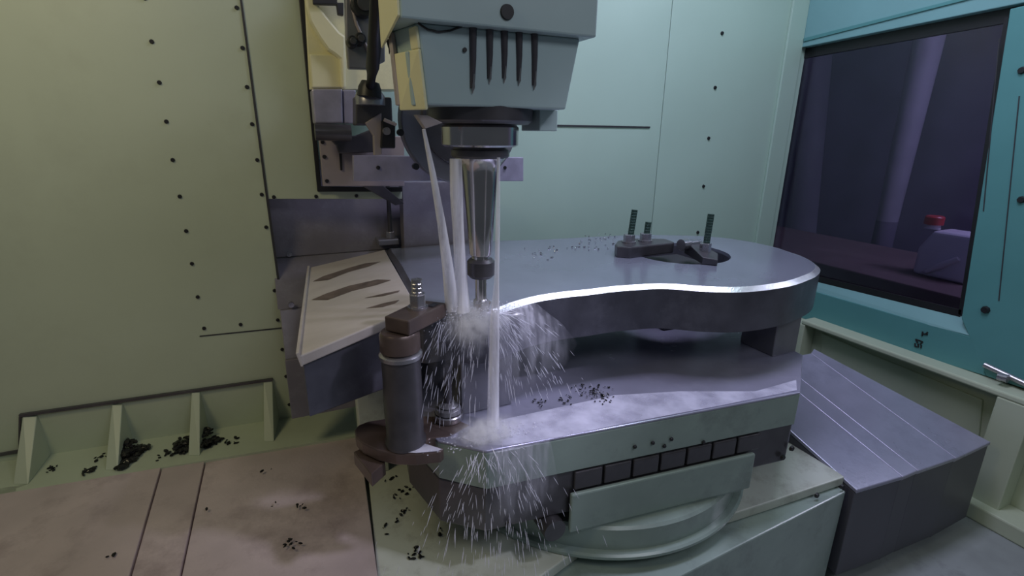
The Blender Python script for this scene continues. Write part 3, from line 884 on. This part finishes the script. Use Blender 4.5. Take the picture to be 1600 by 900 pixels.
obj('flange', add_lathe(new(), SX, SY, [(rad(110), zs(229)), (rad(120), zs(226)), (rad(120), zs(199)), (rad(112), zs(195))], 64), 'chrome', th, smooth=30)
obj('groove', add_lathe(new(), SX, SY, [(rad(84), zs(246)), (rad(84), zs(228))], 64), 'dark_steel', th, smooth=30)
obj('ring', add_lathe(new(), SX, SY, [(rad(88), zs(246)), (rad(92), zs(243)), (rad(92), zs(234)), (rad(86), zs(233))], 64), 'dark_steel', th, smooth=30)
obj('body', add_lathe(new(), SX, SY, [(rad(34), zs(399)), (rad(38), zs(396)), (rad(44), zs(350)), (rad(54), zs(290)), (rad(58), zs(268)), (rad(66), zs(254)), (rad(80), zs(247)), (rad(80), zs(245.5))], 64), 'chrome', th, smooth=30)
obj('neck', add_lathe(new(), SX, SY, [(rad(31), zs(408)), (rad(31), zs(398))], 48), 'chrome', th, smooth=30)
obj('collet_nut', add_lathe(new(), SX, SY, [(rad(36), zs(433)), (rad(46), zs(428)), (rad(46), zs(408)), (rad(38), zs(404))], 48), 'dark_steel', th, smooth=30)
ct = thing('cutter', (SX, SY, 1.343), 'steel ball shaped milling cutter on a thin shank at the plate edge', 'cutter')
obj('shank', add_lathe(new(), SX, SY, [(rad(20), zs(470)), (rad(20), zs(434))], 32), 'chrome', ct, smooth=30)
bm = new()
add_lathe(bm, SX, SY, [(rad(8), zs(489)), (rad(20), zs(486)), (rad(28), zs(477)), (rad(26), zs(469)), (rad(18), zs(465))], 24)
hdc = obj('cutter_head', bm, 'steel', ct, smooth=40)
for k in range(3):
    a_ = 2 * math.pi * k / 3 + 1.0
    bm = new()
    add_box(bm, -0.006, 0.006, -0.004, 0.004, -0.010, 0.010)
    bmesh.ops.rotate(bm, verts=bm.verts, cent=(0, 0, 0), matrix=Matrix.Rotation(a_, 3, 'Z') @ Matrix.Rotation(0.3, 3, 'X'))
    bmesh.ops.translate(bm, verts=bm.verts, vec=(SX + 0.014 * math.cos(a_ - 1.2), SY + 0.014 * math.sin(a_ - 1.2), zs(479)))
    obj('insert', bm, 'brown_steel', ct, 0.001)

# ================================================================== COLUMN, TOOL CHANGER AND HOSES behind the head
def slab(name, pts, Y, depth, m, parent, bevel=0.002):
    return obj(name, add_extrude(new(), [at_y(x, y, Y) for x, y in pts], (0, depth, 0)), m, parent, bevel)


cl = thing('machine_column', (0.3, 1.6, 1.5), 'warm-lit cream machine column with steel plates in the wall opening', 'machine column')
slab('casting', [(473, -60), (620, -60), (625, 140), (484, 140)], 1.58, 0.10, 'paint_warm_lit', cl)
slab('casting_rib', [(474, -20), (494, -20), (500, 12), (531, 50), (540, 56), (541, 138), (534, 138), (531, 92), (524, 86), (512, 78), (498, 58), (484, 34), (478, 10)], 1.55, 0.03, 'paint_warm_lit', cl, 0.006)
slab('casting_panel', [(483, 84), (527, 85), (536, 93), (539, 137), (487, 137)], 1.57, 0.012, 'paint_warm_lit', cl, 0.004)
slab('bracket', [(488, -20), (527, -20), (527, 4), (537, 4), (537, 24), (528, 22), (526, 7), (489, 6)], 1.54, 0.02, 'dark', cl)
slab('steel_box', [(487, 139), (535, 139), (536, 193), (492, 193)], 1.50, 0.08, 'plate_lilac', cl, 0.004)
slab('steel_box', [(536, 140), (556, 141), (556, 193), (538, 193)], 1.505, 0.07, 'plate_lilac', cl, 0.003)
p, q = at_y(492, 206, 1.50), at_y(548, 208, 1.50)
obj('roller', add_tube(new(), [p, q], 0.022, 20), 'dark_steel', cl, smooth=40)
slab('back_plate', [(498, 213), (632, 213), (632, 291), (505, 291)], 1.56, 0.02, 'plate_pink', cl)
slab('bar_plate', [(552, 243), (818, 246), (818, 283), (552, 283)], 1.48, 0.03, 'plate_lilac', cl, 0.002)
slab('shade_plate', [(510, 212), (556, 212), (586, 200), (586, 238), (545, 240), (530, 240), (526, 228)], 1.52, 0.025, 'dark_steel', cl, 0.003)
slab('slot', [(530, 238), (534, 238), (535, 266), (532, 266)], 1.555, 0.004, 'black', cl, 0)
slab('lower_sheet', [(628, 284), (757, 284), (755, 395), (632, 395)], 1.60, 0.05, 'cover_back', cl, 0.002)
screws(cl, [at_y(x, y, 1.56) for x, y in ((504, 222), (507, 245), (511, 283))] + [at_y(591, 262, 1.48), at_y(789, 262, 1.48)], 'y', 0.006)
# round turret flange behind the tool
fc = at_y(722, 190, 1.36)
fl = thing('turret_flange', (fc.x, 1.4, fc.z - 0.16), 'round dark grey bolted flange behind the tool holder', 'flange')
obj('disc', add_disc_y(new(), fc.x, fc.z, 0.165, 1.36, 1.40, 64), 'block_steel', fl, 0.004)
obj('inner_ring', add_disc_y(new(), fc.x + 0.005, fc.z, 0.118, 1.35, 1.36, 64), 'dark_steel', fl, 0.003)
for x, y in ((625, 207), (649, 260)):
    q = at_y(x, y, 1.355)
    obj('bolt', add_disc_y(new(), q.x, q.z, 0.0085, 1.345, 1.36, 12), 'black', fl)
# tool changer arm plate with knobs
ar = thing('tool_changer_arm', (0.28, 1.4, 1.7), 'grey tool changer arm plate with black knobs left of the head', 'arm')
slab('arm_plate', [(539, -40), (600, -40), (602, 96), (576, 108), (545, 107), (541, 60)], 1.42, 0.03, 'block_steel', ar, 0.003)
aep = [(546, -30), (550, 10), (557, 38), (567, 60), (576, 82)]
obj('curved_edge', add_tube(new(), [at_y(x, y, 1.415) for x, y in aep], 0.004, 8), 'plate_pink', ar, smooth=60)
for x, y, r_ in ((567, 8, 0.028), (550, 66, 0.013), (562, 62, 0.014)):
    q = at_y(x, y, 1.40)
    k_ = obj('knob', add_disc_y(new(), q.x, q.z, r_, 1.38, 1.42, 24), 'black', ar, 0.004)
    obj('knob_face', add_disc_y(new(), q.x, q.z, r_ * 0.6, 1.374, 1.382, 20), 'dark_steel', k_, 0.002)
# valve block with hose
vb = thing('valve_block', (0.3, 1.3, 1.6), 'dark valve block with angled pink bracket beneath the black hose', 'valve')
slab('valve_body', [(556, 150), (612, 152), (614, 196), (556, 196)], 1.32, 0.06, 'dark_steel', vb, 0.004)
slab('angle_bracket', [(571, 192), (596, 176), (597, 243), (585, 243), (584, 212)], 1.31, 0.02, 'plate_pink', vb, 0.002)
slab('solenoid', [(597, 188), (618, 190), (618, 232), (595, 232)], 1.30, 0.05, 'black', vb, 0.003)
p, q = at_y(600, 187, 1.26), at_y(619, 195, 1.26)
obj('copper_pipe', add_tube(new(), [p, q], 0.004, 8), 'plate_pink', vb, smooth=60)
q = at_y(604, 205, 1.29)
obj('plug', add_disc_y(new(), q.x, q.z, 0.009, 1.285, 1.30, 16), 'steel', vb)
p = at_y(578, 150, 1.29)
obj('fitting', add_tube(new(), [p + Vector((0, 0, -0.02)), p, p + Vector((0, 0, 0.012)), p + Vector((0, 0, 0.03))], [0.034, 0.034, 0.026, 0.018], 20), 'steel', vb, smooth=40)
hs = thing('coolant_hose', (0.3, 1.28, 1.7), 'black rubber coolant hose running down left of the head', 'hose')
obj('tube', add_tube(new(), [at_y(x, y, Y_) for x, y, Y_ in ((593, -60, 1.0), (589, 0, 1.04), (586, 60, 1.10), (582, 105, 1.18), (578, 142, 1.27))], [0.0125, 0.013, 0.0135, 0.014, 0.014], 16), 'black', hs, smooth=60)
obj('boot', add_tube(new(), [at_y(x, y, 1.27) for x, y in ((579, 128), (578, 138), (577, 152))], [0.020, 0.026, 0.028], 16), 'black', hs, smooth=60)
sb = thing('dark_strip', (0.35, 1.5, 1.45), 'dark flat strip slanting below the tool changer plates', 'strap')
slab('strap', [(566, 291), (600, 291), (632, 318), (618, 321)], 1.56, 0.012, 'dark_steel', sb)  # flat dark strip below the plates

# ================================================================== THINGS OUTSIDE THE WINDOW
JX = 3.0
j0, j1 = at_x(1432, 470, JX), at_x(1545, 500, JX)
bz = crate.location.z + 0.0
bench_top = at_x(1400, 440, 2.75).z
jt = at_x(1470, 352, JX)
jg = thing('jug', (JX + 0.1, (j0.y + j1.y) / 2, bench_top), 'white plastic jug with red cap seen through the window', 'jug')
ya, yb = at_x(1530, 400, JX).y, at_x(1430, 400, JX).y
zt2 = at_x(1500, 366, JX).z
prof = [(yb, bench_top), (yb, zt2 - 0.10), (yb - 0.05, zt2), (ya, zt2), (ya, bench_top)]
obj('body', add_extrude(new(), [(JX, y, z) for y, z in prof], (0.16, 0, 0)), 'jug', jg, 0.02, segs=3)
cy_ = at_x(1456, 360, JX + 0.08).y
obj('neck', add_lathe(new(), JX + 0.08, cy_, [(0.035, zt2 - 0.004), (0.03, zt2 + 0.02)], 24), 'jug', jg, smooth=40)
obj('cap', add_lathe(new(), JX + 0.08, cy_, [(0.042, zt2 + 0.018), (0.042, zt2 + 0.055), (0.036, zt2 + 0.062)], 24), 'red', jg, smooth=40)
hq = [at_x(1447, 424, JX - 0.012), at_x(1475, 413, JX - 0.012), at_x(1498, 404, JX - 0.012)]
obj('handle', add_tube(new(), hq, [0.012, 0.018, 0.012], 12), 'jug', jg, smooth=60)
pl = thing('pane_reflection', (4.2, 1.6, FLOOR), 'pale grey leaning pole added outside the window as a pane reflection', 'streak')
a_, b_ = at_x(1386, 345, 4.2), at_x(1452, 60, 4.2)  # bars built outside to stand for reflections in the pane
e_ = b_ + (b_ - a_) * 0.6
obj('shaft', add_tube(new(), [a_, b_, e_], [0.07, 0.09, 0.09], 16), 'streak', pl, smooth=60)
obj('foot', add_tube(new(), [Vector((a_.x, a_.y, FLOOR)), a_], [0.07, 0.07], 16), 'shop', pl, smooth=60)
pl2 = thing('pane_reflection', (4.6, 2.4, FLOOR), 'bluish upright bar added as a pane reflection at the left of the window', 'streak')
a_, b_ = at_x(1252, 400, 4.6), at_x(1276, 100, 4.6)
obj('shaft', add_tube(new(), [a_, b_, b_ + (b_ - a_) * 0.5], [0.11, 0.12, 0.12], 16), 'streak', pl2, smooth=60)
obj('foot', add_tube(new(), [Vector((a_.x, a_.y, FLOOR)), a_], [0.10, 0.11], 16), 'shop', pl2, smooth=60)

# ================================================================== SWARF
def chips(name, pts, r, m, label, n, spread):
    bm = new()
    for _ in range(n):
        c_ = random.choice(pts)
        c_ = Vector(c_) + Vector((random.gauss(0, spread), random.gauss(0, spread), 0))
        s = r * random.uniform(0.4, 1.2)
        c_.z += s * 0.35 + random.random() * r * 0.4
        bmesh.ops.create_icosphere(bm, subdivisions=1, radius=s, matrix=Matrix.Translation(c_) @ Matrix.Rotation(random.random() * 3, 4, 'Z') @ Matrix.Diagonal((1.2, random.uniform(.4, .9), random.uniform(.3, .7), 1)))
    return tag(obj(name, bm, m), label, 'swarf', None, 'stuff')


chips('swarf_pile', [at_z(215, 706, gz), at_z(207, 714, gz), at_z(200, 722, gz), at_z(203, 716, gz) + Vector((0, .006, .012)), at_z(204, 708, gz) + Vector((-.004, .008, .024))], 0.012, 'swarf', 'black swarf heap against the second gusset from the left', 220, 0.009)
chips('swarf_pile', [at_z(282, 698, gz), at_z(285, 706, gz), at_z(288, 692, gz)], 0.010, 'swarf', 'black swarf heap left of the third gusset', 80, 0.010)
chips('swarf_pile', [at_z(330, 694, gz), at_z(336, 690, gz), at_z(324, 698, gz) + Vector((0, .006, .010)), at_z(324, 690, gz) + Vector((-.003, .01, .022))], 0.009, 'swarf', 'black swarf heap right of the third gusset', 170, 0.008)
chips('swarf_pile', [at_z(142, 737, gz), at_z(78, 735, gz), at_z(158, 716, gz), at_z(360, 692, gz), at_z(257, 713, gz)], 0.007, 'swarf', 'scattered black chips on the green ledge between the gussets', 50, 0.010)
chips('swarf_scatter', [at_z(x, y, WZ + 0.0005) for x, y in ((845, 395), (900, 385), (925, 378), (945, 372), (950, 366 + 6), (855, 400), (930, 390), (870, 388), (960, 390))], 0.004, 'chip', 'fine steel chips scattered on the back of the workpiece top', 70, 0.03)
chips('swarf_scatter', [at_z(x, y, RZ + 0.002) for x, y in ((940, 608), (930, 612), (935, 620), (910, 613), (945, 622), (880, 625), (840, 629))], 0.0035, 'swarf', 'dark chips on the wet pallet below the workpiece waist', 90, 0.014)
chips('swarf_scatter', [at_z(x, y, CZ + 0.0005) for x, y in ((320, 795), (470, 796), (432, 790), (406, 738), (455, 850), (180, 870))], 0.005, 'swarf', 'few dark chips lying on the mauve way cover', 22, 0.008)
chips('swarf_scatter', [at_z(x, y, TB + 0.0005) for x, y in ((615, 745), (622, 772), (640, 768), (632, 800), (625, 810), (605, 828), (648, 870), (660, 740), (690, 836))], 0.005, 'swarf', 'dark chips on the cream table corner below the fork', 60, 0.010)

# ================================================================== COOLANT
def jet(label, pts, radii, m='jet'):
    return tag(obj('coolant_jet', add_tube(new(), pts, radii, 14), m, smooth=70), label, 'coolant', 'coolant jets')


ip = Vector((0.31, 0.925, WZ))
jet('slanting coolant jet from the left nozzle to the cutter', [at_y(662, 202, .86), at_y(676, 270, .875), at_y(690, 350, .89), at_y(700, 420, .91), at_y(707, 482, .925)], [0.003, 0.0055, 0.008, 0.011, 0.015])
jet('broad coolant jet close to the left of the tool holder', [at_y(712, 248, .90), at_y(713, 300, .90), at_y(716, 360, .91), at_y(720, 430, .92), at_y(722, 486, .92)], [0.011, 0.012, 0.011, 0.012, 0.017])
jet('thin vertical coolant jet right of the tool holder falling to the pallet', [at_y(779, 246, .86), at_y(778, 340, .865), at_y(776, 440, .87), at_y(773, 500, .875), at_y(771, 600, .88), at_y(770, 690, .88)], [0.003, 0.004, 0.005, 0.0095, 0.012, 0.014])

# droplets thrown off the edge: slim drops along ballistic arcs
spray = new()


def drop(bm, p, v, r, k=1.0):
    v = v.normalized()
    L = r * random.uniform(10, 30) * k
    add_tube(bm, [p - v * L, p - v * L * 0.3, p + v * L * 0.5], [r * 0.3, r, r * 0.25], 5)


src = at_z(752, 489, WZ)
for _ in range(620):
    right = random.random() < 0.5
    sp_ = random.uniform(0.1, 1.25) if right else -random.uniform(0.0, 0.75)
    v = Vector((sp_, -random.uniform(0.02, 0.35), random.uniform(-1.0, 0.25 if right else 0.0)))
    tt = random.uniform(0.015, 0.23)
    p = src + Vector((random.uniform(-0.01, 0.035) if right else random.uniform(-0.10, 0.02), -0.012, 0)) + v * tt + Vector((0, 0, -4.9 * tt * tt))
    if p.z < 1.13 or p.y > 0.915:
        continue
    drop(spray, p, v + Vector((0, 0, -9.8 * tt)), random.uniform(0.0004, 0.0010))
tag(obj('coolant_spray', spray, 'spray'), 'coolant drops flying off the plate edge around the cutter', 'coolant', None, 'stuff')
spray = new()
src2 = at_z(765, 694, RZ)
for _ in range(640):
    a_ = random.uniform(-math.pi * 0.95, -0.05 * math.pi)
    sp_ = random.uniform(0.1, 0.95)
    v = Vector((math.cos(a_) * sp_, math.sin(a_) * sp_ * 0.6, random.uniform(-0.1, 0.3)))
    tt = random.uniform(0.04, 0.28)
    p = src2 + Vector((random.gauss(0.0, 0.03), random.uniform(-0.02, 0.0), 0.004)) + v * tt + Vector((0, 0, -4.9 * tt * tt))
    if p.z < 0.83 or (p.z < RZ + 0.01 and p.y > 0.80 - 0.1 * (p.x - 0.31) - 0.012):
        continue
    drop(spray, p, v + Vector((0, 0, -9.8 * tt)), random.uniform(0.0004, 0.0010))
tag(obj('coolant_spray', spray, 'spray'), 'coolant drops spraying off the pallet front edge', 'coolant', None, 'stuff')

# foam where the jets hit, water curtain over the rounded end, wet film on the pallet
bm = new()
for _ in range(600):
    c_ = src + Vector((random.gauss(-0.025, 0.034), random.uniform(-0.022, 0.014), random.gauss(0.002, 0.010)))
    bmesh.ops.create_icosphere(bm, subdivisions=1, radius=random.uniform(0.0006, 0.0024), matrix=Matrix.Translation(c_))
tag(obj('coolant_foam', bm, 'mist', smooth=80), 'white churned coolant where the jets strike beside the cutter', 'coolant', None, 'stuff')


def curtain(label, top_pts, fall, out, thick=0.0015):
    """thin falling sheet of water that bulges outward from an edge"""
    bm = new()
    rows = 9
    grid = []
    for r_ in range(rows):
        u = r_ / (rows - 1)
        row = []
        for k, p in enumerate(top_pts):
            o2 = Vector((out[k][0] * math.sqrt(u), out[k][1] * math.sqrt(u), -fall[k] * u ** 1.3 + 0.012 * math.sin(min(1, u * 4) * math.pi)))
            row.append(bm.verts.new(Vector(p) + o2 + Vector((random.uniform(-.002, .002), random.uniform(-.002, .002), 0))))
        grid.append(row)
    thin = []
    for r_ in range(rows):
        for k in range(len(top_pts)):
            thin.append((1 - r_ / (rows - 1)) ** 0.8 * math.sin(math.pi * (k + 0.15) / (len(top_pts) - 0.7)) ** 0.6)
    for a1, b1 in zip(grid, grid[1:]):
        for k in range(len(a1) - 1):
            bm.faces.new((a1[k], a1[k + 1], b1[k + 1], b1[k]))
    o = tag(obj('coolant_sheet', bm, 'sheet', smooth=80), label, 'coolant')
    at = o.data.attributes.new('thickness', 'FLOAT', 'POINT')
    for i_, w_ in enumerate(thin):
        at.data[i_].value = w_
    md = o.modifiers.new('solid', 'SOLIDIFY'); md.thickness = thick
    return o


tp_ = [at_z(x, y, WZ) + Vector((0, -0.004, 0.002)) for x, y in ((702, 478), (716, 483), (730, 487), (745, 489), (758, 488), (772, 486))]
curtain('thin sheet of coolant pouring over the rounded plate end', tp_, [0.20, 0.14, 0.10, 0.09, 0.13, 0.16], [(-0.075, -0.035), (-0.045, -0.04), (-0.015, -0.035), (0.005, -0.03), (0.02, -0.03), (0.05, -0.03)])
tp2 = [at_z(x, y, WZ) + Vector((0, -0.004, 0.002)) for x, y in ((768, 487), (774, 486), (780, 484), (788, 481), (796, 478))]
curtain('streaky fan of coolant thrown right of the cutter along the plate edge', tp2, [0.21, 0.20, 0.17, 0.14, 0.10], [(0.01, -0.03), (0.05, -0.04), (0.09, -0.045), (0.13, -0.045), (0.15, -0.04)])
pud = [at_z(x, y, RZ + 0.0012) for x, y in ((745, 668), (790, 655), (860, 640), (960, 618), (1060, 612), (1180, 612), (1244, 594), (1245, 610), (1120, 635), (980, 661), (880, 682), (790, 697), (745, 694), (722, 684))]  # outline of the bright sheen on the wet pallet, painted pale
tag(obj('coolant_puddle', add_extrude(new(), [(q.x, q.y, q.z) for q in pud], (0, 0, 0.001)), 'film'), 'wet coolant film on the pallet top, its sheen painted pale', 'coolant')
bm = new()
for _ in range(350):
    c_ = src2 + Vector((random.gauss(0.005, 0.045), abs(random.gauss(0.0, 0.028)), abs(random.gauss(0, 0.003)) + 0.001))
    bmesh.ops.create_icosphere(bm, subdivisions=1, radius=random.uniform(0.0007, 0.0026), matrix=Matrix.Translation(c_) @ Matrix.Diagonal((1, 1, 0.5, 1)))
tag(obj('coolant_foam', bm, 'mist', smooth=80), 'white coolant foam where the falling jet hits the pallet', 'coolant', None, 'stuff')
fo = [at_z(x, y, RZ + 0.003) for x, y in ((612, 695), (635, 688), (665, 694), (690, 702), (684, 705), (650, 708), (620, 706))]
tag(obj('coolant_puddle', add_extrude(new(), fo, (0, 0, 0.001)), 'film'), 'pale coolant puddle on the fork plate at the jack post foot', 'coolant')


def mist(label, c_, rx, ry, rz, density):
    """small cloud of atomised coolant: denser in the middle, torn by noise"""
    bm = new()
    bmesh.ops.create_icosphere(bm, subdivisions=3, radius=1.0)
    for v in bm.verts:
        v.co = Vector((v.co.x * rx, v.co.y * ry, v.co.z * rz))
    bmesh.ops.translate(bm, verts=bm.verts, vec=Vector((0, 0, rz)))
    m = bpy.data.materials.new('coolant_mist_cloud')
    m.use_nodes = True
    nt = m.node_tree
    nt.nodes.remove(nt.nodes['Principled BSDF'])
    vs = nt.nodes.new('ShaderNodeVolumeScatter')
    vs.inputs['Color'].default_value = (0.97, 0.97, 1, 1)
    tc = nt.nodes.new('ShaderNodeTexCoord')
    mp = nt.nodes.new('ShaderNodeMapping')
    mp.inputs['Location'].default_value = (0, 0, -1.0)
    mp.inputs['Scale'].default_value = (1 / rx, 1 / ry, 1 / rz)
    nt.links.new(tc.outputs['Object'], mp.inputs[0])
    gr = nt.nodes.new('ShaderNodeTexGradient'); gr.gradient_type = 'QUADRATIC_SPHERE'
    nt.links.new(mp.outputs[0], gr.inputs[0])
    no = nt.nodes.new('ShaderNodeTexNoise'); no.inputs['Scale'].default_value = 55; no.inputs['Detail'].default_value = 3
    nt.links.new(tc.outputs['Object'], no.inputs['Vector'])
    mr = nt.nodes.new('ShaderNodeMapRange')
    mr.inputs[1].default_value = 0.35; mr.inputs[2].default_value = 0.65; mr.inputs[3].default_value = 0.1; mr.inputs[4].default_value = density
    nt.links.new(no.outputs[0], mr.inputs[0])
    mu = nt.nodes.new('ShaderNodeMath'); mu.operation = 'MULTIPLY'
    nt.links.new(gr.outputs['Fac'], mu.inputs[0]); nt.links.new(mr.outputs[0], mu.inputs[1])
    nt.links.new(mu.outputs[0], vs.inputs['Density'])
    nt.links.new(vs.outputs[0], nt.nodes['Material Output'].inputs['Volume'])
    o = tag(obj('coolant_mist', bm, m), label, 'mist', None, 'stuff')
    o.location = Vector(c_) - Vector((0, 0, rz))
    return o


mist('white mist of coolant around the cutter tip', src + Vector((-0.02, -0.02, -0.012)), 0.085, 0.05, 0.06, 190)
mist('white mist where the falling coolant jet strikes the pallet', src2 + Vector((0.0, 0.01, 0.026)), 0.09, 0.06, 0.026, 190)
ed = [Vector((along(on_front(x, y), 0.002)[0], along(on_front(x, y), 0.002)[1], RZ - 0.002)) for x, y in ((762, 705), (780, 701), (800, 697), (825, 693), (850, 688))]
curtain('thin streaky sheet of coolant running over the pallet front edge', ed, [0.16, 0.17, 0.17, 0.15, 0.12], [(0.0, -0.015), (0.004, -0.02), (0.01, -0.02), (0.02, -0.02), (0.03, -0.015)])
